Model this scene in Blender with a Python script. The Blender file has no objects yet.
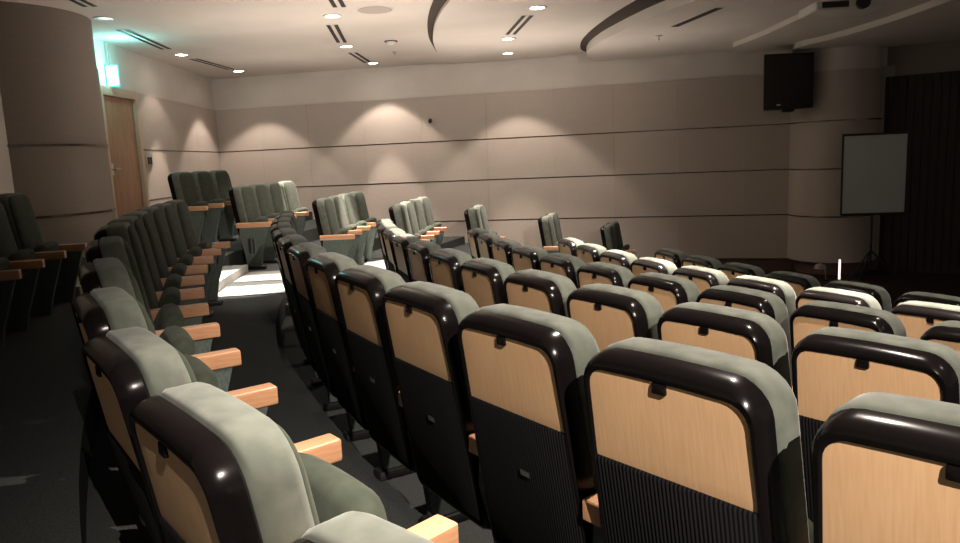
import bpy, bmesh, math, random
from mathutils import Matrix, Vector
random.seed(4)
C = bpy.context.scene.collection
PI = math.pi
Z0 = 2.2                       # world height of the photographer's lens above the stage floor

# ------------------------------------------------------------------ materials
def mat(name, color, rough=.6, metal=0., spec=.5, sheen=0., coat=0.):
    m = bpy.data.materials.new(name); m.use_nodes = True
    b = m.node_tree.nodes['Principled BSDF']
    b.inputs['Base Color'].default_value = (*color, 1)
    b.inputs['Roughness'].default_value = rough
    b.inputs['Metallic'].default_value = metal
    b.inputs['Specular IOR Level'].default_value = spec
    b.inputs['Sheen Weight'].default_value = sheen
    b.inputs['Coat Weight'].default_value = coat
    b.inputs['Coat Roughness'].default_value = .08
    return m
def nodes(m): return m.node_tree.nodes, m.node_tree.links, m.node_tree.nodes['Principled BSDF']
def noise_mix(m, c1, c2, scale=(1, 1, 1), nscale=20., detail=4., lo=.35, hi=.65, bump=0.):
    N, L, b = nodes(m)
    tc = N.new('ShaderNodeTexCoord'); mp = N.new('ShaderNodeMapping'); mp.inputs['Scale'].default_value = scale
    no = N.new('ShaderNodeTexNoise'); no.inputs['Scale'].default_value = nscale; no.inputs['Detail'].default_value = detail
    cr = N.new('ShaderNodeValToRGB')
    cr.color_ramp.elements[0].position = lo; cr.color_ramp.elements[0].color = (*c1, 1)
    cr.color_ramp.elements[1].position = hi; cr.color_ramp.elements[1].color = (*c2, 1)
    L.new(tc.outputs['Object'], mp.inputs['Vector']); L.new(mp.outputs['Vector'], no.inputs['Vector'])
    L.new(no.outputs['Fac'], cr.inputs['Fac']); L.new(cr.outputs['Color'], b.inputs['Base Color'])
    if bump:
        bp = N.new('ShaderNodeBump'); bp.inputs['Strength'].default_value = bump; bp.inputs['Distance'].default_value = .004
        L.new(no.outputs['Fac'], bp.inputs['Height']); L.new(bp.outputs['Normal'], b.inputs['Normal'])
    return cr
def emis(name, color, strength):
    m = mat(name, (0.02, .02, .02)); b = m.node_tree.nodes['Principled BSDF']
    b.inputs['Emission Color'].default_value = (*color, 1); b.inputs['Emission Strength'].default_value = strength
    return m

M = {}
M['shell'] = mat("black_gloss_plastic", (.005, .004, .004), .2, spec=.2, coat=0.)
M['panel'] = mat('tan_beech_veneer', (.5, .33, .17), .45)
noise_mix(M['panel'], (.66, .41, .215), (.73, .475, .265), (30, 3, 1.6), 6, 5, .3, .7)
M['arm'] = mat('reddish_beech', (.5, .27, .15), .4)
noise_mix(M['arm'], (.50, .25, .125), (.60, .33, .18), (20, 2, 20), 6, 5, .3, .7)
M['cushion'] = mat('grey_green_velvet', (.1, .115, .1), .85, spec=.15, sheen=.15)
noise_mix(M['cushion'], (.074, .084, .068), (.126, .138, .112), (1, 1, 1), 14, 6, .3, .7, .15)
M['seat'] = mat('dark_green_velvet', (.07, .08, .07), .9, spec=.12, sheen=.06)
noise_mix(M['seat'], (.030, .038, .026), (.050, .060, .042), (1, 1, 1), 16, 6, .3, .7, .15)
M['side'] = mat('dark_green_side_cloth', (.06, .07, .06), .9, spec=.2)
noise_mix(M['side'], (.075, .095, .085), (.105, .13, .115), (1, 1, 1), 60, 4)
M['rib'] = mat('black_ribbed_cloth', (.008, .008, .009), .9, spec=.15)
N, L, b = nodes(M['rib'])
tc = N.new('ShaderNodeTexCoord'); wv = N.new('ShaderNodeTexWave'); wv.wave_type = 'BANDS'; wv.bands_direction = 'X'
wv.inputs['Scale'].default_value = 28; bp = N.new('ShaderNodeBump'); bp.inputs['Strength'].default_value = .5; bp.inputs['Distance'].default_value = .006
L.new(tc.outputs['Object'], wv.inputs['Vector']); L.new(wv.outputs['Fac'], bp.inputs['Height']); L.new(bp.outputs['Normal'], b.inputs['Normal'])
M['metal'] = mat('brushed_steel', (.55, .54, .52), .3, 1.)
M['blackmetal'] = mat('black_metal', (.015, .015, .015), .5)
M['carpet'] = mat('dark_carpet', (.03, .033, .033), .95, spec=.1)
noise_mix(M['carpet'], (.040, .045, .044), (.072, .078, .075), (1, 1, 1), 120, 3, .3, .7, .4)
M['stair'] = mat('aisle_carpet_painted_lit', (.3, .3, .29), .95, spec=.1)  # paler than the other carpet, so lamplight is put into its colour
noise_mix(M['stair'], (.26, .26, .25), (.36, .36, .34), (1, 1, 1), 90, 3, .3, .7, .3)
M['stagefloor'] = mat('dark_stage_floor', (.035, .018, .013), .5)
M['plaster'] = mat('warm_white_plaster', (.62, .565, .51), .9, spec=.2)
noise_mix(M['plaster'], (.60, .545, .49), (.65, .59, .535), (1, 1, 1), 1.5, 4)
M['ceil'] = mat('ceiling_paint', (.66, .60, .54), .9, spec=.2)
noise_mix(M['ceil'], (.64, .58, .52), (.69, .63, .57), (1, 1, 1), 1.1, 4)
M['shade_brown'] = mat('dark_brown_shade_and_mounts', (.075, .060, .050), .9, spec=.1)  # painted shade along cloud edges; also plain brown on small fixture bases
def wallmat(name, c1, c2):
    m = mat(name, c1, .85, spec=.15)
    cr = noise_mix(m, c1, c2, (1, 1, 1), 70, 5, .3, .7, .25)
    N, L, b = nodes(m)
    g = N.new('ShaderNodeNewGeometry'); mr = N.new('ShaderNodeMapRange'); mr.inputs['To Min'].default_value = .95; mr.inputs['To Max'].default_value = 1.02
    mx = N.new('ShaderNodeVectorMath'); mx.operation = 'SCALE'
    L.new(g.outputs['Random Per Island'], mr.inputs['Value']); L.new(cr.outputs['Color'], mx.inputs[0]); L.new(mr.outputs['Result'], mx.inputs['Scale'])
    L.new(mx.outputs['Vector'], b.inputs['Base Color'])
    return m
M['wall'] = wallmat('beige_fabric_wall_panel', (.44, .375, .325), (.50, .43, .375))
M['column'] = wallmat('taupe_fabric_panel', (.25, .21, .18), (.29, .245, .21))
M['trim'] = mat('dark_bronze_strip', (.20, .16, .13), .22, .9)
M['door'] = mat('brown_wood_door', (.3, .15, .08), .5)
noise_mix(M['door'], (.30, .155, .085), (.38, .20, .115), (6, 6, .6), 4, 5)
M['doorframe'] = mat('pale_wood_frame', (.5, .34, .24), .5)
M['darkwood'] = mat('dark_brown_slat_wall', (.03, .015, .01), .6)
N, L, b = nodes(M['darkwood'])
noise_mix(M['darkwood'], (.026, .013, .009), (.042, .021, .014), (9, 9, .5), 3, 4)
M['plinth'] = mat('brown_plinth', (.11, .06, .045), .6)
M['speaker'] = mat('brown_black_speaker', (.014, .007, .004), .6)
M['screenface'] = mat('grey_screen_fabric', (.50, .56, .53), .9, spec=.1)
noise_mix(M['screenface'], (.48, .54, .51), (.53, .59, .56), (1, 1, 1), 120, 3)
M['white'] = mat('white_plastic', (.72, .70, .66), .5)
M['lamp'] = emis('lamp_glow', (1., .93, .82), 14.)
M['lampoff'] = mat('lamp_reflector_off', (.45, .5, .5), .15, .9)
M['exit'] = emis('exit_sign_face', (.85, 1., .98), 5.)
M['cyan'] = emis('exit_sign_cyan', (.12, .85, .9), .55)
M['strip'] = emis('light_strip', (1., .86, .8), .7)
M['slot'] = mat('dark_slot', (.02, .012, .01), .7)
M['grille'] = mat('ceiling_grille', (.42, .37, .33), .8)

# ------------------------------------------------------------------ mesh helpers
def mesh_obj(name, verts, faces, m, parent=None, smooth=True, angle=40):
    me = bpy.data.meshes.new(name); me.from_pydata(verts, [], faces); me.update()
    bm = bmesh.new(); bm.from_mesh(me); bmesh.ops.recalc_face_normals(bm, faces=bm.faces); bm.to_mesh(me); bm.free()
    if smooth:
        me.shade_smooth(); me.set_sharp_from_angle(angle=math.radians(angle))
    me.materials.append(m)
    o = bpy.data.objects.new(name, me); C.objects.link(o)
    if parent: o.parent = parent
    return o
def outline(ht, hb, vt, vb, rt, rb, arch=0.012, K=6, E=4):
    pts = []
    arcs = [(-hb + rb, vb + rb, rb, 180), (hb - rb, vb + rb, rb, 270), (ht - rt, vt - rt, rt, 0), (-ht + rt, vt - rt, rt, 90)]
    A = []
    for cx, cy, r, a0 in arcs:
        A.append([(cx + r * math.cos(math.radians(a0 + 90 * i / K)), cy + r * math.sin(math.radians(a0 + 90 * i / K))) for i in range(K + 1)])
    for i in range(4):
        pts += A[i]; p, q = A[i][-1], A[(i + 1) % 4][0]
        for j in range(1, E): pts.append((p[0] + (q[0] - p[0]) * j / E, p[1] + (q[1] - p[1]) * j / E))
    out = []
    for u, v in pts:
        if v > vt - rt * 1.01: v += arch * max(0, 1 - (u / ht) ** 2)
        out.append((u, v))
    return out
def loft(rings, fn, cap0=False, cap1=False, closed=False):
    V = []; F = []; n = len(rings[0][0])
    for o, d in rings: V += [fn(u, v, d) for u, v in o]
    R = len(rings)
    for i in range(R if closed else R - 1):
        a, b_ = i * n, ((i + 1) % R) * n
        for j in range(n):
            k = (j + 1) % n; F.append((a + j, a + k, b_ + k, b_ + j))
    if cap0: F.append(tuple(range(n))[::-1])
    if cap1: F.append(tuple((R - 1) * n + j for j in range(n)))
    return V, F
class MB:
    def __init__(s): s.V = []; s.F = []
    def add(s, V, F):
        k = len(s.V); s.V += [tuple(v) for v in V]; s.F += [tuple(i + k for i in f) for f in F]; return s
    def box(s, x0, x1, y0, y1, z0, z1, bevel=0., seg=2, M4=None):
        bm = bmesh.new(); bmesh.ops.create_cube(bm, size=1)
        for v in bm.verts: v.co = Vector(((x0 + x1) / 2 + v.co.x * (x1 - x0), (y0 + y1) / 2 + v.co.y * (y1 - y0), (z0 + z1) / 2 + v.co.z * (z1 - z0)))
        if bevel: bmesh.ops.bevel(bm, geom=list(bm.edges), offset=bevel, segments=seg, profile=.6, affect='EDGES')
        if M4: bmesh.ops.transform(bm, matrix=M4, verts=bm.verts)
        bm.verts.index_update(); s.add([v.co[:] for v in bm.verts], [[v.index for v in f.verts] for f in bm.faces]); bm.free(); return s
    def lathe(s, prof, n=24, M4=None, x=0, y=0):
        V = []; F = []
        for r, z in prof:
            for i in range(n):
                a = 2 * PI * i / n; p = Vector((x + r * math.cos(a), y + r * math.sin(a), z)); V.append(M4 @ p if M4 else p)
        for i in range(len(prof) - 1):
            for j in range(n):
                k = (j + 1) % n; F.append((i * n + j, i * n + k, (i + 1) * n + k, (i + 1) * n + j))
        F.append(tuple(range(n))[::-1]); F.append(tuple((len(prof) - 1) * n + j for j in range(n)))
        return s.add(V, F)
    def tube(s, p, q, r, n=10, r2=None):
        p, q = Vector(p), Vector(q); d = (q - p); L_ = d.length; M4 = Matrix.Translation(p) @ d.to_track_quat('Z', 'Y').to_matrix().to_4x4()
        return s.lathe([(r, 0), (r2 if r2 is not None else r, L_)], n, M4)
    def prism(s, poly, z0, z1):
        n = len(poly); V = [(x, y, z0) for x, y in poly] + [(x, y, z1) for x, y in poly]
        F = [tuple(range(n))[::-1], tuple(range(n, 2 * n))] + [(i, (i + 1) % n, n + (i + 1) % n, n + i) for i in range(n)]
        return s.add(V, F)
    def build(s, name, m, parent=None, smooth=True, angle=35): return mesh_obj(name, s.V, s.F, m, parent, smooth, angle)
def tag(o, label, cat, group=None):
    o['label'] = label; o['category'] = cat
    if group: o['group'] = group
    return o
def thing(name, label, cat, loc=(0, 0, 0), rz=0, group=None):
    o = bpy.data.objects.new(name, None); C.objects.link(o); o.location = loc; o.rotation_euler = (0, 0, rz); o.empty_display_size = .1
    return tag(o, label, cat, group)
def struct(o): o['kind'] = 'structure'; return o

# ------------------------------------------------------------------ the plan: curved rows about one centre
CX, CY = 11.55, 9.385
W = .58
def pol(R, th): return (CX + R * math.cos(th), CY + R * math.sin(th))
#          row: (radius at the notch, floor height relative to the lens)
ROW = {'C': (15.70, -1.09), 'B': (14.70, -1.30), 'A': (13.665, -1.508), 1: (12.727, -1.65), 2: (11.789, -1.791), 3: (10.85, -1.933), 4: (9.912, -2.075)}
WALLP = [(-5.32, 15.45), (-3.3, 15.0), (-1.0, 14.55), (1.5, 14.0), (4.7, 13.0), (6.9, 12.3)]
def wall_y(x):
    P = WALLP
    for (x0, y0), (x1, y1) in zip(P, P[1:]):
        if x <= x1 or (x1, y1) == P[-1]: return y0 + (y1 - y0) * (x - x0) / (x1 - x0)
def left_x(y): return -4.95 - .35 * (y - 9) / 6.45

# ------------------------------------------------------------------ floor: terraces as one setting mesh
def inside(x, y): return y < wall_y(x) + .02 and x > left_x(y) - .02
def arc_strip(mb, Ri, Ro, z, zlow, th0=2.2, th1=4.25, n=96):
    pts = []
    for i in range(n + 1):
        th = th0 + (th1 - th0) * i / n
        if inside(*pol(Ri, th)) or inside(*pol(Ro, th)): pts.append(th)
    V = []; F = []
    for th in pts:
        a, b_ = pol(Ri, th), pol(Ro, th); V += [(*a, zlow), (*a, z), (*b_, z)]
    for i in range(len(pts) - 1):
        k = i * 3; F += [(k, k + 1, k + 4, k + 3), (k + 1, k + 2, k + 5, k + 4)]
    mb.add(V, F)
fl = MB()
order = [4, 3, 2, 1, 'A', 'B', 'C']
rin = {4: 9.912 - .95}
prev = None
edges = []
for k in order:
    R, z = ROW[k]
    ri = rin[4] if k == 4 else ROW[prev][0] + .03
    edges.append((k, ri, z)); prev = k
edges.append(('X', ROW['C'][0] + .06, -.93))
for i, (k, ri, z) in enumerate(edges):
    ro = edges[i + 1][1] if i + 1 < len(edges) else 19.
    zl = edges[i - 1][2] if i else -2.2
    arc_strip(fl, ri, ro, z + Z0, zl + Z0)
o = struct(fl.build('floor', M['carpet'], angle=20))
st = MB(); n = 64; R = 8.98
st.add([(CX + R * math.cos(2 * PI * i / n), CY + R * math.sin(2 * PI * i / n), 0) for i in range(n)], [tuple(range(n))])
struct(st.build('stage_floor', M['stagefloor'], smooth=False))
# aisle steps: half-steps between the two blocks, plus lit floor painted as pale patches
def tread_or_lit_patch(mb, Ri, Ro, z0, z1, ta, tb, n=8):
    V = []; F = []
    for i in range(n + 1):
        th = ta + (tb - ta) * i / n; a, b_ = pol(Ri, th), pol(Ro, th)
        V += [(*a, z0), (*a, z1), (*b_, z1), (*b_, z0)]
    for i in range(n):
        k = i * 4; F += [(k + j, k + (j + 1) % 4, k + 4 + (j + 1) % 4, k + 4 + j) for j in range(4)]
    F += [(0, 1, 2, 3), (n * 4, n * 4 + 3, n * 4 + 2, n * 4 + 1)]
    mb.add(V, F)
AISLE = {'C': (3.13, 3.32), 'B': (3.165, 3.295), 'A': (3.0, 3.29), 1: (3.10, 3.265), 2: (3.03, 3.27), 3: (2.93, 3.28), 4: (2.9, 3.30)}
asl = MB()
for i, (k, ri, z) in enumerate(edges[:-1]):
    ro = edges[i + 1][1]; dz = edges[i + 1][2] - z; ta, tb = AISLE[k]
    cuts = [(ta, tb)] if k == 'A' else [(ta, ta + (tb - ta) * .40), (ta + (tb - ta) * .58, tb - .012)]  # breaks between the pale patches stand for chair shadows on lit floor
    for c0, c1 in cuts: tread_or_lit_patch(asl, ri + .02, ro - .32, z + Z0, z + Z0 + .012, c0, c1)
    tread_or_lit_patch(asl, ro - .30, ro - .001, z + Z0, z + Z0 + dz * .5, ta, tb)
struct(asl.build('aisle_steps_and_lit_floor', M['stair'], smooth=False))

# ------------------------------------------------------------------ walls
ZS = [-2.0, -1.22, -.44, .33, 1.18]     # panel joints (relative)
def panels(mb, path, zs, th=.03, gap=.0015):
    """separate fabric panels along a plan polyline"""
    for (x0, y0), (x1, y1) in zip(path, path[1:]):
        d = Vector((x1 - x0, y1 - y0)); L_ = d.length; d.normalize(); nrm = Vector((d.y, -d.x))
        a = Vector((x0, y0)) + d * gap; b_ = Vector((x1, y1)) - d * gap
        for z0, z1 in zip(zs, zs[1:]):
            q = [a + nrm * th, b_ + nrm * th, b_, a]
            mb.prism([(p.x, p.y) for p in q], z0 + Z0, z1 + Z0)
def resample(P, step):
    out = [P[0]]; 
    for (x0, y0), (x1, y1) in zip(P, P[1:]):
        n = max(1, round(math.hypot(x1 - x0, y1 - y0) / step))
        out += [(x0 + (x1 - x0) * i / n, y0 + (y1 - y0) * i / n) for i in range(1, n + 1)]
    return out
back = resample(WALLP, 1.25)
def sheet(mb, path, z0, z1, off=0.):
    for (x0, y0), (x1, y1) in zip(path, path[1:]):
        mb.add([(x0, y0 + off, z0 + Z0), (x1, y1 + off, z0 + Z0), (x1, y1 + off, z1 + Z0), (x0, y0 + off, z1 + Z0)], [(0, 1, 2, 3)])
wb = MB(); panels(wb, back, [-2.0, -1.22, -.44, .33, 1.18]); struct(wb.build('wall_back', M['wall'], smooth=False))
wp = MB(); sheet(wp, WALLP, -2.3, 1.95, .012); struct(wp.build('wall_back_plaster', M['plaster'], smooth=False))
LP = [(left_x(8.0), 8.0), (left_x(10.15), 10.15)], [(left_x(11.3), 11.3), (left_x(15.45), 15.45)]
wl = MB()
for path in LP: panels(wl, [p for p in resample(path, 1.4)], [-1.22, -.44, .33, 1.18])
struct(wl.build('wall_left', M['wall'], smooth=False))
wlp = MB()
sheet(wlp, [(left_x(2) - .012, 2.), (left_x(10.15) - .012, 10.15)], -1.3, 1.95); sheet(wlp, [(left_x(11.3) - .012, 11.3), (left_x(15.45) - .012, 15.47)], -1.3, 1.95)
sheet(wlp, [(left_x(10.15) - .012, 10.15), (left_x(11.3) - .012, 11.3)], 1.18, 1.95)
struct(wlp.build('wall_left_plaster', M['plaster'], smooth=False))
# bronze strips at the panel joints
def strip(mb, path, z, h=.010, th=.034):
    for (x0, y0), (x1, y1) in zip(path, path[1:]):
        d = Vector((x1 - x0, y1 - y0)).normalized(); nrm = Vector((d.y, -d.x)); a = Vector((x0, y0)); b_ = Vector((x1, y1))
        q = [a + nrm * th, b_ + nrm * th, b_ + nrm * .02, a + nrm * .02]
        mb.prism([(p.x, p.y) for p in q], z - h + Z0, z + h + Z0)
t = MB()
for z in (.33, -.44, -1.22, -2.0): strip(t, back, z)
struct(t.build('trim_1', M['trim'], smooth=False))
t = MB()
for z in (.33, -.44):
    for path in LP: strip(t, path, z)
struct(t.build('trim_2', M['trim'], smooth=False))
t = MB(); strip(t, back, -2.11, .095, .026); struct(t.build('baseboard_back', M['plinth'], smooth=False))
# convex half column at the stage end of the back wall
def col_ring(mb, cx, cy, r, z0, z1, n=48):
    mb.lathe([(r, z0 + Z0), (r, z1 + Z0)], n, x=cx, y=cy)
HC = (6.08, 12.6, .70)
cb = MB()
for z0, z1 in zip([-1.98, -1.22, -.44, .33], [-1.222, -.442, .328, 1.12]): col_ring(cb, *HC, z0, z1)
struct(cb.build('wall_column', M['wall'], angle=30))
t = MB()
for z in (.33, -.44, -1.22): col_ring(t, HC[0], HC[1], HC[2] + .012, z - .011, z + .011)
struct(t.build('trim_3', M['trim']))
t = MB(); col_ring(t, HC[0], HC[1], HC[2] - .12, -2.2, -1.98); struct(t.build('baseboard_column', M['plinth']))
t = MB(); col_ring(t, HC[0], HC[1], HC[2] - .02, 1.12, 1.9); struct(t.build('wall_column_plaster', M['plaster']))
# big round column on the left
RC = (-5.40, 8.74, 1.0)
cb = MB()
for z0, z1 in zip([-1.2, -.44, .33], [-.444, .326, 1.24]): col_ring(cb, *RC, z0, z1, 64)
struct(cb.build('wall_round_column', M['column'], angle=30))
t = MB()
for z in (.33, -.44): col_ring(t, RC[0], RC[1], RC[2] + .012, z - .012, z + .012, 64)
struct(t.build('trim_4', M['trim']))
t = MB(); col_ring(t, RC[0], RC[1], RC[2] - .01, 1.24, 1.95, 64); struct(t.build('wall_round_column_plaster', M['column']))
# dark timber wall at the right behind the stage
RP = [(6.75, 12.36), (7.6, 11.72), (9.6, 10.2)]
wr = MB(); rp = resample(RP, .12)
for i, ((x0, y0), (x1, y1)) in enumerate(zip(rp, rp[1:])):
    d = Vector((x1 - x0, y1 - y0)); d.normalize(); nrm = Vector((d.y, -d.x)); a = Vector((x0, y0)) + d * .006; b_ = Vector((x1, y1)) - d * .006
    wr.prism([(p.x, p.y) for p in (a + nrm * .03, b_ + nrm * .03, b_ - nrm * .02, a - nrm * .02)], -2.2 + Z0, 1.0 + Z0)
sheet(wr, RP, -2.2, 1.0, .01)
struct(wr.build('wall_right', M['darkwood'], smooth=False))
wr = MB(); sheet(wr, RP, 1.0, 1.95, .02); struct(wr.build('wall_right_upper', M['column'], smooth=False))
# door in the left wall
dy0, dy1 = 10.15, 11.3
dr = thing('door_1', 'brown wooden door with pale frame behind the round column', 'door', (left_x(10.7), 10.72, -.93 + Z0)); dr['kind'] = 'structure'
MB().box(-.03, .0, -.47, .47, .005, 1.98, .004).build('leaf', M['door'], dr)
f = MB(); f.box(-.05, .05, -.56, -.48, 0, 2.11, .006); f.box(-.05, .05, .48, .56, 0, 2.11, .006); f.box(-.05, .05, -.48, .48, 1.99, 2.11, .006); f.build('frame', M['doorframe'], dr)
h = MB(); h.tube((0, -.38, .98), (.06, -.38, .98), .012); h.tube((.06, -.39, .98), (.06, -.24, .98), .011); h.box(0, .008, -.41, -.35, .9, 1.06, .002); h.build('door_handle', M['metal'], dr)

# ------------------------------------------------------------------ ceiling
CZ = 1.80
cp = [(-5.6, -6), (12, -6), (12, 16), (-5.6, 16)]
cm = MB(); cm.prism(cp, CZ + Z0, CZ + Z0 + .1); struct(cm.build('ceiling', M['ceil'], smooth=False))
def smooth_curve(P, n=8):
    out = []
    for i in range(len(P) - 1):
        p0 = P[max(i - 1, 0)]; p1 = P[i]; p2 = P[i + 1]; p3 = P[min(i + 2, len(P) - 1)]
        for k in range(n):
            t = k / n; f = lambda a, b, c, d: .5 * ((2 * b) + (-a + c) * t + (2 * a - 5 * b + 4 * c - d) * t * t + (-a + 3 * b - 3 * c + d) * t ** 3)
            out.append((f(p0[0], p1[0], p2[0], p3[0]), f(p0[1], p1[1], p2[1], p3[1])))
    return out + [P[-1]]
def cloud(edge, close, z0, z1, name, shade_brown=None, rz=CZ):
    e = smooth_curve(edge)
    mb = MB(); mb.prism(e + close, z0 + Z0, z1 + Z0); struct(mb.build(name, M['ceil'], smooth=False))
    if shade_brown:
        rv = MB(); w0, w1 = shade_brown  # flat dark band along the edge, painting the shade of a gap
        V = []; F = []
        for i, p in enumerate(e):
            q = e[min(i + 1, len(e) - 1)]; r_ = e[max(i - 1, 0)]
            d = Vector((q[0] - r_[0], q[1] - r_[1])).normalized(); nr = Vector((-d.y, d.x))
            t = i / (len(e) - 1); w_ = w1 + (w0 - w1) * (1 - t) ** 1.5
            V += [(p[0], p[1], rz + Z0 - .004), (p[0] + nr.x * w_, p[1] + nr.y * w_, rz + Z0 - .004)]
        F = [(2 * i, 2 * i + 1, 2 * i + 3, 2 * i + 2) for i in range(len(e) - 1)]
        rv.add(V, F); struct(rv.build(name + '_painted_shade', M['shade_brown'], smooth=False))
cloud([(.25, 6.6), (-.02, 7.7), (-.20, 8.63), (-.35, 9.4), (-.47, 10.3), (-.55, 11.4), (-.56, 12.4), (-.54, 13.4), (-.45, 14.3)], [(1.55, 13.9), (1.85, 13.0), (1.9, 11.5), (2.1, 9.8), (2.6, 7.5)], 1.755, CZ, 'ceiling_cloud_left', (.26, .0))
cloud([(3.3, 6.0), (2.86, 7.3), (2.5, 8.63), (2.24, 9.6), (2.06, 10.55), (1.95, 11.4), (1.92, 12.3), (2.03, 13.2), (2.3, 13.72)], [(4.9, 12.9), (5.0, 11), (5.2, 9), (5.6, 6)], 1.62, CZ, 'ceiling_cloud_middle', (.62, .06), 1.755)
cloud([(4.0, 6.0), (4.05, 7.6), (4.14, 9.0), (4.19, 9.9), (4.23, 10.8), (4.21, 11.6), (4.22, 12.2), (4.6, 12.95)], [(6.3, 12.5), (9, 11), (10.5, 8), (10, 6)], 1.55, 1.70, 'ceiling_cloud_right')
cloud([(5.1, 6.0), (5.25, 7.8), (5.32, 8.7), (5.36, 9.5), (5.35, 10.3), (5.26, 11.1), (5.1, 11.8), (5.3, 12.5)], [(6.3, 12.6), (9, 11), (10.5, 9), (10.5, 6)], 1.47, 1.56, 'ceiling_cloud_stage')

# ------------------------------------------------------------------ seats
TAN = math.tan(math.radians(9))
def bk(u, v, d): return (u, (1.01 - v) * TAN + d, v)
ring = outline
SH = loft([(ring(.208, .230, 1.004, .26, .045, .02, .006), .012), (ring(.208, .230, 1.004, .26, .045, .02, .006), .0),
           (ring(.213, .233, 1.010, .250, .048, .03, .006), -.004), (ring(.222, .239, 1.021, .240, .056, .035, .006), -.003), (ring(.228, .243, 1.032, .230, .066, .04, .007), .006),
           (ring(.232, .246, 1.042, .220, .074, .045, .008), .022), (ring(.234, .247, 1.047, .212, .078, .045, .008), .040), (ring(.234, .247, 1.049, .210, .078, .045, .008), .054),
           (ring(.227, .240, 1.042, .216, .073, .045, .008), .060), (ring(.19, .22, 1.0, .26, .07, .03), .060)], bk, closed=True)
PN = loft([(ring(.210, .226, 1.006, .772, .045, .012, .006), .014), (ring(.208, .224, 1.004, .774, .045, .012, .006), .003), (ring(.17, .19, .965, .80, .035, .01, .006), .001)], bk, cap0=True, cap1=True)
def pyz(u, v, d): return bk(u, v, d)
CU = loft([(ring(.222, .236, 1.036, .43, .075, .05), .058), (ring(.231, .243, 1.050, .42, .08, .06, .010), .062), (ring(.235, .247, 1.057, .415, .083, .06, .010), .074),
           (ring(.235, .247, 1.057, .415, .083, .06, .010), .138), (ring(.229, .241, 1.049, .422, .082, .06, .010), .154), (ring(.215, .228, 1.034, .44, .075, .06), .158)], bk, cap0=True, cap1=True)
PD = loft([(ring(.219, .232, 1.038, .435, .076, .06), .150), (ring(.219, .232, 1.038, .435, .076, .06), .160), (ring(.208, .22, 1.025, .45, .075, .06), .172), (ring(.18, .19, .99, .49, .07, .06), .180), (ring(.11, .11, .9, .6, .05, .05), .182)], bk, cap0=True, cap1=True)
LB = loft([(ring(.224, .229, .775, .260, .012, .012, 0), .05), (ring(.224, .229, .775, .260, .012, .012, 0), .0), (ring(.216, .221, .767, .268, .012, .012, 0), -.005)], bk, cap0=True, cap1=True)
a_ = math.radians(24)
def st_fn(u, v, d):      # folded seat slab: v runs up the slab from the hinge, d through its thickness
    return (u, .225 + v * math.sin(a_) + d * math.cos(a_), .40 + v * math.cos(a_) - d * math.sin(a_))
SE = loft([(ring(.19, .2, .225, .03, .08, .03, .01), -.046), (ring(.218, .224, .252, .0, .09, .04, .012), -.032), (ring(.230, .234, .266, -.01, .10, .05, .012), -.005),
           (ring(.228, .232, .264, -.008, .10, .05, .012), .025), (ring(.21, .215, .248, .01, .09, .04, .01), .042)], st_fn, cap0=True, cap1=True)
def seat_latch(): return MB().box(-.018, .018, -.0035, .012, .984, 1.010, .005)
def arm_mb(s): return MB().box(s * .29 - .031, s * .29 + .031, .09, .535, .542, .603, .009, 3)
def side_mb(s):
    mb = MB(); x = s * .29; t = .024
    P = [(.13, .54), (.50, .54), (.47, .44), (.40, .22), (.37, .05), (.19, .05), (.17, .22), (.12, .42)]
    n = len(P); V = [(x - t, y, z) for y, z in P] + [(x + t, y, z) for y, z in P]
    F = [tuple(range(n)), tuple(range(n, 2 * n))[::-1]] + [(i, (i + 1) % n, n + (i + 1) % n, n + i) for i in range(n)]
    return mb.add(V, F)
def foot_mb(s): return MB().box(s * .29 - .045, s * .29 + .04, .16, .42, 0, .045, .012)
def plate_mb(): return MB().add([bk(u, v, d) for d in (-.009, -.013) for u, v in ((.0, .585), (.04, .585), (.04, .602), (.0, .602))], [(0, 1, 2, 3), (4, 5, 6, 7), (0, 1, 5, 4), (1, 2, 6, 5), (2, 3, 7, 6), (3, 0, 4, 7)])
def hinge_mb(): return MB().tube((-.258, .225, .41), (.258, .225, .41), .016)
PROTO = {}
def make_seat(side):
    """one tip-up seat; side = which side its armrest and pedestal stand on (-1, 1 or 0 for both)"""
    r = thing('auditorium_seat', 'seat', 'seat')
    sh = mesh_obj('back_shell', *SH, M['shell'], r); seat_latch().build('latch', M['shell'], sh)
    mesh_obj('back_panel', *PN, M['panel'], r, angle=50)
    mesh_obj('back_cushion', *CU, M['cushion'], r, angle=60)
    mesh_obj('back_pad', *PD, M['seat'], r, angle=60)
    lb = mesh_obj('lower_back', *LB, M['rib'], r); plate_mb().build('number_plate', M['metal'], lb, smooth=False)
    mesh_obj('folded_seat', *SE, M['seat'], r, angle=60)
    hinge_mb().build('hinge_bar', M['blackmetal'], r)
    for s in ((side,) if side else (-1, 1)):
        arm_mb(s).build('armrest', M['arm'], r)
        p = side_mb(s).build('side_panel', M['side'], r, smooth=False); foot_mb(s).build('foot', M['blackmetal'], p)
    return r
def dup(root):
    r = root.copy(); C.objects.link(r)
    for ch in list(root.children):
        c = ch.copy(); C.objects.link(c); c.parent = r
        for g in list(ch.children):
            d = g.copy(); C.objects.link(d); d.parent = c
    return r
USED = set()
def place(row, th, label, group, side=-1, dR=0., dz=0., rot=0.):
    if side not in PROTO: PROTO[side] = make_seat(side)
    if side not in USED: r = PROTO[side]; USED.add(side)
    else: r = dup(PROTO[side])
    R, z = ROW[row]; x, y = pol(R + dR, th)
    r.location = (x, y, z + Z0 + dz); r.rotation_euler = (0, 0, th + PI / 2 + rot)
    tag(r, label, 'seat', group)
    for ch in r.children: ch.location = (0, 0, 0)
    return r
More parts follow.
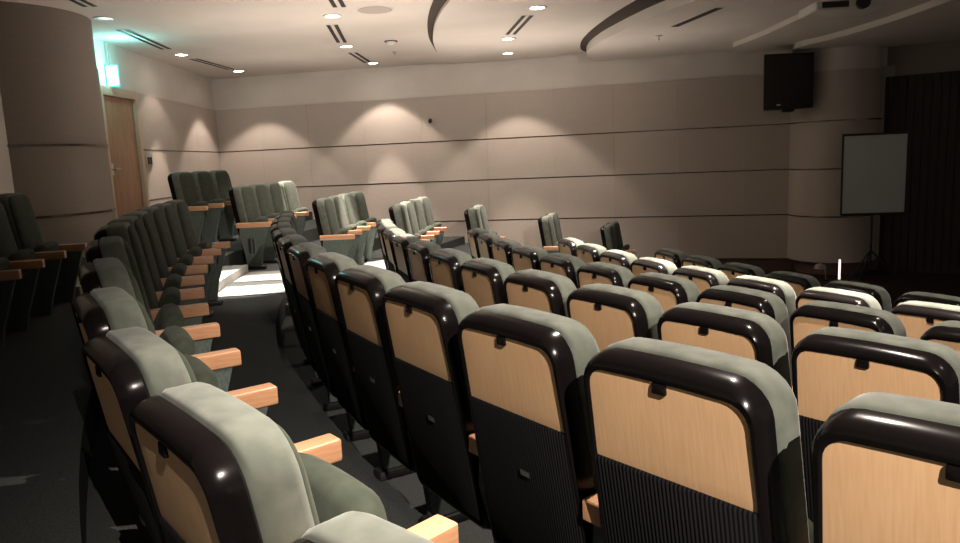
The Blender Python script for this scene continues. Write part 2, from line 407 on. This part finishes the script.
ORD = ['end', 'second', 'third', 'fourth', 'fifth', 'sixth', 'seventh', 'eighth', 'ninth', 'tenth', 'eleventh', 'twelfth', 'thirteenth', 'fourteenth']
def shift(r, back=0.):
    for ch in r.children:
        if 'back' in ch.name: ch.location.z = back
def near_row(row, th0, last, first, name, group, look='tan-backed black seat', special=None, back=0., dR=0., dz=0., turn=0.):
    R = ROW[row][0]
    for n in range(first, last + 1):
        i = last - n
        what = (f'{look} at the aisle-step end of {name}' if i == 0 else f'{look}, {ORD[i]} from the aisle steps in {name}')
        r = place(row, th0 - n * W / R, what, group, -1, dR, dz)
        shift(r, back)
        if turn: r.rotation_euler.z += max(0, turn - .014 * max(n, 0))
        if special and n in special:       # the row bends a little more sharply at this end
            Rn, th, rot, bz = special[n]
            x, y = pol(Rn, th); r.location.x, r.location.y = x, y; r.rotation_euler = (0, 0, th + PI / 2 + rot); shift(r, bz)
        if special:                         # the arms of this row stand on one true arc
            tx, ty = pol(14.135, 3.706 - n * .0397); az = r.rotation_euler.z; dx, dy = tx - r.location.x, ty - r.location.y
            lx, ly = dx * math.cos(az) + dy * math.sin(az), -dx * math.sin(az) + dy * math.cos(az)
            for ch in r.children:
                if ch.name.startswith(('armrest', 'side_panel')): ch.location.x, ch.location.y = lx + .29, ly - .535
near_row('B', 3.726, 10, -1, 'the left row beside the camera', 'left row with dark green seats', 'dark green seat',
         {-1: (14.53, 3.774, .16, -.262), 0: (14.60, 3.730, .106, -.20), 1: (14.645, 3.690, .09, -.175), 2: (14.66, 3.650, .07, -.14), 3: (14.65, 3.610, .05, -.10), 4: (14.64, 3.569, .03, -.06)}, -.03, -.07)
near_row('A', 3.797, 11, -1, 'the nearest row ahead', 'nearest row ahead', turn=.08)
near_row(1, 3.7514, 10, 0, 'the second row ahead', 'second row ahead', turn=.05)
near_row(2, 3.699, 8, -1, 'the third row ahead', 'third row ahead')
near_row(3, 3.640, 6, -1, 'the fourth row ahead', 'fourth row ahead')
near_row(4, 3.644, 5, 0, 'the row closest to the stage', 'row closest to the stage')
near_row('C', 3.362 + 3 * W / 15.7, 3, 0, 'the row by the round column', 'dark row by the round column', 'shadowed green seat', dR=.08, dz=-.10)
def far_row(row, th0, n, name, group, dR=0., dz=0., rot=0.):
    R = ROW[row][0]
    for i in range(n):
        what = 'green seat ' + ('at the aisle end of ' if i == 0 else f'{ORD[i]} from the aisle in ') + name
        r = place(row, th0 - i * W / R, what, group, 1, dR, dz, rot)
        if row == 'B' and i == 0: MB().tube((.33, .27, .22), (.33, .27, .40), .035, 14).build('aisle_light', M['blackmetal'], r)
far_row('C', 3.09, 3, 'the short row in the left wall corner', 'short row in the wall corner')
far_row('B', 3.125, 4, 'the far row above the lit steps', 'far row above the lit steps', 0, .0)
far_row('A', 3.12, 4, 'the four-seat row across the aisle', 'four-seat row across the aisle')
far_row(1, 3.095, 4, 'the brightly lit foursome by the back wall', 'lit foursome by the back wall')
far_row(2, 3.03, 2, 'the pair below the middle of the back wall', 'pair below the middle of the wall')
far_row(3, 2.90, 2, 'the pale-edged pair near the back wall', 'pair with pale lit edges', 0, -.13)
far_row(4, 2.84, 2, 'the small pair furthest right by the wall', 'small pair furthest right', 0, -.21)

# ------------------------------------------------------------------ ceiling fixtures
def spot(x, y, z, power, size, blend, color=(1., .86, .75), aim=None, r=.04):
    l = bpy.data.lights.new('downlight_and_fill_beam', 'SPOT'); l.energy = power; l.spot_size = math.radians(size); l.spot_blend = blend; l.color = color; l.shadow_soft_size = r  # serves the downlights and also added fill spots without fixtures
    o = bpy.data.objects.new('downlight_and_fill_beam', l); C.objects.link(o); o.location = (x, y, z + Z0)
    return o
def downlight(x, y, z, label, lit=True, group='recessed downlights', spill=60, core=260, cs=46):
    t = thing('ceiling_downlight', label, 'ceiling light', (x, y, z + Z0), 0, group)
    MB().lathe([(.085, -.002), (.115, -.002), (.112, -.012), (.088, -.012), (.085, -.004)], 28).build('trim_ring', M['white'], t)
    MB().lathe([(.084, -.003), (.084, -.006)], 28).build('lens', M['lamp'] if lit else M['lampoff'], t)
    if spill: spot(x, y, z - .03, spill, 92, .25)
    if core: spot(x, y, z - .03, core, cs, .35)
DL = [(-4.55, 12.0, 'lit downlight nearest the exit sign glow', 14, 120), (-4.38, 14.3, 'lit downlight nearest the left wall corner', 60, 160),
      (-1.68, 9.45, 'lit downlight above the middle slots, nearest the top edge', 100, 120), (-1.93, 11.9, 'lit downlight between two pairs of black ceiling slots', 100, 160), (-1.80, 14.0, 'lit downlight at the far end of the black slots', 65, 160),
      (.83, 9.25, 'lit downlight on the curved panel nearest the top edge', 60, 120), (.58, 11.55, 'upper of two close downlights on the curved panel', 60, 120), (.65, 13.15, 'lower of two close downlights, nearest the back wall', 65, 120)]
for x, y, lb, s_, c_ in DL:
    z = 1.755 if x > -.3 else CZ
    downlight(x, y, z, lb, True, None, s_, c_)
downlight(-4.28, 9.0, CZ, 'unlit downlight with a cyan reflection by the column', False, None, 0, 0)
def fill_spot_at(x, y, z, tx, ty, tz, power, size, blend=1., color=(1., .87, .77)):  # aimed fill spot, added without any fixture
    o = spot(x, y, z, power, size, blend, color, r=0.)
    o.rotation_euler = Vector((tx - x, ty - y, tz - z)).to_track_quat('-Z', 'Y').to_euler()
fill_spot_at(1.6, -2.5, 1.6, -1.6, 14, -.3, 850, 40)  # added behind the camera to brighten the far wall
fill_spot_at(.95, -1.4, 1.7, .55, 1.6, -.75, 560, 56)  # added behind the camera to light the nearest wooden backs
fill_spot_at(.6, 2.0, 1.7, -.45, 1.0, -.3, 360, 46)  # added to brighten the near left-row cushions
for x, y, e in ((-2.6, 9.6, 36), (.4, 11.6, 55), (-.8, 9.0, 45), (-3.0, 12.6, 26), (2.4, 11.2, 14)):
    fill_spot_at(x, y, -.1, x, y, 2, e, 165)  # added upward fills hanging mid-room without fixtures, brightening the ceiling
# house lights over the near rows, above the frame
for x, y, s_, c_, cs in ((.8, 6.4, 30, 100, 50), (.9, 2.7, 210, 0, 50), (3.0, 4.4, 30, 100, 44), (3.3, 1.0, 40, 0, 50), (5.2, 6.0, 20, 200, 50)):
    if s_: spot(x, y, CZ - .06, s_, 96, .3)
    if c_: spot(x, y, CZ - .06, c_, cs, .4)
# narrow accent lamps that pick out single rows
for R, th, e, cs in [(10.72, 3.640 - n * .0535, 950, 25) for n in (-.8, .6, 2, 3.4, 4.8, 6.2)] + [(12.6, 3.7514 - n * .0456, 900, 24) for n in (7.6, 9.4)] + \
        [(12.45, 3.06, 700, 26), (12.45, 2.98, 700, 26), (14.35, 3.01, 700, 24), (13.3, 3.05, 200, 22), (11.5, 3.0, 420, 24), (10.6, 2.88, 420, 22), (14.15, 3.235, 1300, 30), (13.15, 3.20, 700, 30), (13.1, 3.06, 900, 26), (12.3, 3.17, 500, 26)]:
    x, y = pol(R, th); spot(x, y, CZ - .06, e, cs, .5)
def slot(x0, y0, x1, y1, label, z=CZ, wide=.10):
    mx, my = (x0 + x1) / 2, (y0 + y1) / 2; L_ = math.hypot(x1 - x0, y1 - y0); rz = math.atan2(y1 - y0, x1 - x0)
    t = thing('slot_diffuser', label, 'air vent', (mx, my, z + Z0), rz, None)
    MB().box(-L_ / 2 - .02, L_ / 2 + .02, -wide / 2 - .035, wide / 2 + .035, -.004, 0).build('frame', M['ceil'], t, smooth=False)
    for s in (-1, 1): MB().box(-L_ / 2, L_ / 2, s * wide / 2 - .025, s * wide / 2 + .025, -.008, -.004).build('slot', M['slot'], t, smooth=False)
slot(-4.0, 7.3, -4.1, 8.35, 'black double ceiling slot at the top left edge')
slot(-4.42, 9.75, -4.54, 11.4, 'dark double ceiling slot in the cyan glow')
slot(-4.55, 12.5, -4.42, 14.0, 'dark double ceiling slot nearest the left corner')
slot(-1.42, 7.7, -1.5, 8.95, 'black double slot cut by the top edge, beside the middle lamps')
slot(-1.80, 10.05, -1.93, 11.5, 'black double slot between the first and second middle lamps')
slot(-1.95, 12.6, -1.88, 13.9, 'short black double slot before the last middle lamp')
slot(.75, 9.75, .6, 11.15, 'black double slot on the curved ceiling panel', 1.755)
slot(2.76, 10.25, 2.96, 9.05, 'thin dark slot on the right curved panel', 1.62, .05)
t = thing('ceiling_speaker', 'faint round speaker grille on the ceiling right of the lamps', 'speaker', (-1.12, 9.2, CZ + Z0))
MB().lathe([(.21, 0), (.205, -.012), (.19, -.012)], 32).build('grille', M['grille'], t)
MB().lathe([(.23, 0), (.228, -.006), (.205, -.006)], 32).build('rim', M['ceil'], t)
t = thing('smoke_detector', 'small white smoke detector on the ceiling left of the curve', 'smoke detector', (-1.2, 11.6, CZ + Z0))
MB().lathe([(.10, 0), (.10, -.01)], 24).build('base', M['shade_brown'], t); MB().lathe([(.07, -.01), (.07, -.03), (.045, -.05)], 24).build('head', M['white'], t)
t = thing('sprinkler', 'small dark sprinkler head on the ceiling nearer the back wall', 'sprinkler', (-1.27, 12.75, CZ + Z0))
MB().lathe([(.04, 0), (.035, -.01)], 16).build('rose', M['grille'], t); MB().lathe([(.01, -.01), (.01, -.045), (.025, -.05), (.025, -.055)], 12).build('deflector', M['metal'], t)
t = thing('sprinkler', 'small sprinkler on the curved panel beside the thin slot', 'sprinkler', (2.73, 11.0, 1.62 + Z0))
MB().lathe([(.06, 0), (.05, -.01)], 16).build('rose', M['grille'], t); MB().lathe([(.012, -.01), (.012, -.06), (.035, -.066), (.035, -.072)], 12).build('deflector', M['white'], t)
downlight(5.85, 10.9, 1.47, 'dim tiny downlight on the dark ceiling right of the speaker', False, None, 0, 0)
# projector hung from the ceiling, cut by the top edge
t = thing('projector', 'pale ceiling projector cut by the top edge at the right', 'projector', (4.12, 8.48, 1.40 + Z0), math.radians(-4))
MB().box(-.36, .36, -.28, .28, .0, .10, .03, 3).build('body', M['white'], t)
MB().box(-.30, -.02, -.290, -.27, .02, .085, .01).build('vent', M['blackmetal'], t)
ln = MB(); ln.lathe([(.07, 0), (.07, .05), (.055, .06)], 24, Matrix.Translation((.12, -.27, .055)) @ Matrix.Rotation(PI / 2, 4, 'X')); ln.build('lens', M['blackmetal'], t)
MB().tube((0, 0, .10), (0, 0, .30), .03).build('mount', M['white'], t)
# exit sign
t = thing('exit_sign', 'bright white and cyan exit lightbox above the door', 'sign', (-4.98, 10.5, 1.18 + Z0), math.radians(18))
MB().box(-.17, .10, -.03, .03, 0, .30, .01).build('case', M['cyan'], t)
MB().box(-.045, .085, -.038, -.03, .025, .275, .004).build('face', M['exit'], t)
MB().tube((0, 0, .30), (0, 0, .58), .012).build('hanger', M['metal'], t)
l = bpy.data.lights.new('exit_glow', 'POINT'); l.energy = 6; l.color = (.25, 1., 1.); l.shadow_soft_size = .1
o = bpy.data.objects.new('exit_glow', l); C.objects.link(o); o.location = (-4.70, 10.3, 1.58 + Z0)

# ------------------------------------------------------------------ wall fixtures
def face_rz(x, y): return math.atan2(-y, -x) + PI / 2
t = thing('wall_speaker', 'large dark brown loudspeaker mounted high on the back wall', 'speaker', (5.06, 12.2, .55 + Z0), math.radians(-4))
b = MB(); b.prism([(-.385, -.2), (.385, -.2), (.26, .22), (-.26, .22)], 0, .86); b.build('cabinet', M['speaker'], t, smooth=False)
MB().box(-.36, .36, -.222, -.201, .03, .83, .008).build('grille', M['slot'], t)
MB().box(-.05, .10, -.19, -.05, -.05, 0, .006).build('bracket', M['speaker'], t)
MB().tube((0, .2, .43), (0, .62, .43), .03).build('wall_arm', M['blackmetal'], t)
MB().box(-.19, -.13, -.226, -.2225, .05, .075).build('badge', M['metal'], t, smooth=False)
t = thing('projection_screen', 'pale grey tripod screen standing in front of the dark wall', 'screen', (5.93, 11.0, 0), math.radians(-10))
MB().box(-.44, .44, -.012, .0, 1.11, 2.27).build('screen_fabric', M['screenface'], t, smooth=False)
b = MB(); b.box(-.46, -.437, -.016, .01, 1.09, 2.29); b.box(.43, .45, -.016, .01, 1.09, 2.29); b.box(-.46, .45, -.018, .012, 2.265, 2.30); b.build('border', M['blackmetal'], t, smooth=False)
MB().tube((-.445, .0, 1.10), (.445, .0, 1.10), .022).build('roller_case', M['blackmetal'], t)
MB().tube((0, .03, .35), (0, .03, 2.28), .018).build('pole', M['blackmetal'], t)
for a in (90, 210, 330):
    q = (math.cos(math.radians(a)) * .5, .03 + math.sin(math.radians(a)) * .4, .012)
    MB().tube((0, .03, .55), q, .013).build('leg', M['blackmetal'], t)
t = thing('light_strip', 'thin glowing upright strip below the curved column', 'light', (5.73, 11.55, 0))
MB().box(-.013, .013, -.013, .013, .02, .34, .004).build('tube', M['strip'], t); MB().lathe([(.05, 0), (.05, .02)], 16).build('base', M['blackmetal'], t)
t = thing('desk_lamp', 'small dim reading lamp left of the glowing strip', 'lamp', (5.45, 11.6, 0))
MB().tube((.09, .0, .02), (.06, 0, .26), .008).build('stem', M['metal'], t); MB().lathe([(.09, .20), (.08, .25), (.03, .28)], 20, x=-.01).build('shade', M['grille'], t); MB().lathe([(.05, 0), (.05, .02)], 16, x=.09).build('base', M['blackmetal'], t)
t = thing('wall_switch', 'small grey control panel on the wall right of the door', 'switch', (left_x(11.55) + .032, 11.55, .07 + Z0))
MB().box(0, .02, -.11, .11, 0, .19, .006).build('plate', M['grille'], t)
for k in (-.045, .045): MB().box(.02, .028, k - .03, k + .03, .04, .15, .004).build('button', M['slot'], t)
t = thing('security_camera', 'tiny dark camera on a bracket high on the back wall', 'camera', (-.83, wall_y(-.83) - .03, .74 + Z0))
MB().lathe([(.035, 0), (.035, .02)], 16, Matrix.Rotation(PI / 2, 4, 'X')).build('mount', M['shade_brown'], t)
MB().tube((0, -.02, 0), (0, -.11, -.03), .035).build('body', M['blackmetal'], t)

# ------------------------------------------------------------------ world, camera
w = bpy.data.worlds.new('World'); bpy.context.scene.world = w; w.use_nodes = True
bg = w.node_tree.nodes['Background']; bg.inputs['Color'].default_value = (1., .88, .78, 1); bg.inputs['Strength'].default_value = .06
cam = bpy.data.cameras.new('Camera'); co = bpy.data.objects.new('Camera', cam); C.objects.link(co)
fpx, pit, rol = 734.965, .154467, .0440145
cam.sensor_width = 36; cam.lens = 36 * fpx / 960; cam.clip_start = .02
F_ = Vector((0, math.cos(pit), -math.sin(pit))); U0 = Vector((0, math.sin(pit), math.cos(pit))); R0 = Vector((1, 0, 0))
R_ = math.cos(rol) * R0 - math.sin(rol) * U0; U_ = math.sin(rol) * R0 + math.cos(rol) * U0
m3 = Matrix((R_, U_, -F_)).transposed()
co.matrix_world = Matrix.Translation((0, 0, Z0)) @ m3.to_4x4()
bpy.context.scene.camera = co
vs = bpy.context.scene.view_settings
vs.view_transform = 'Standard'; vs.look = 'None'; vs.exposure = 1.2; vs.gamma = 1.
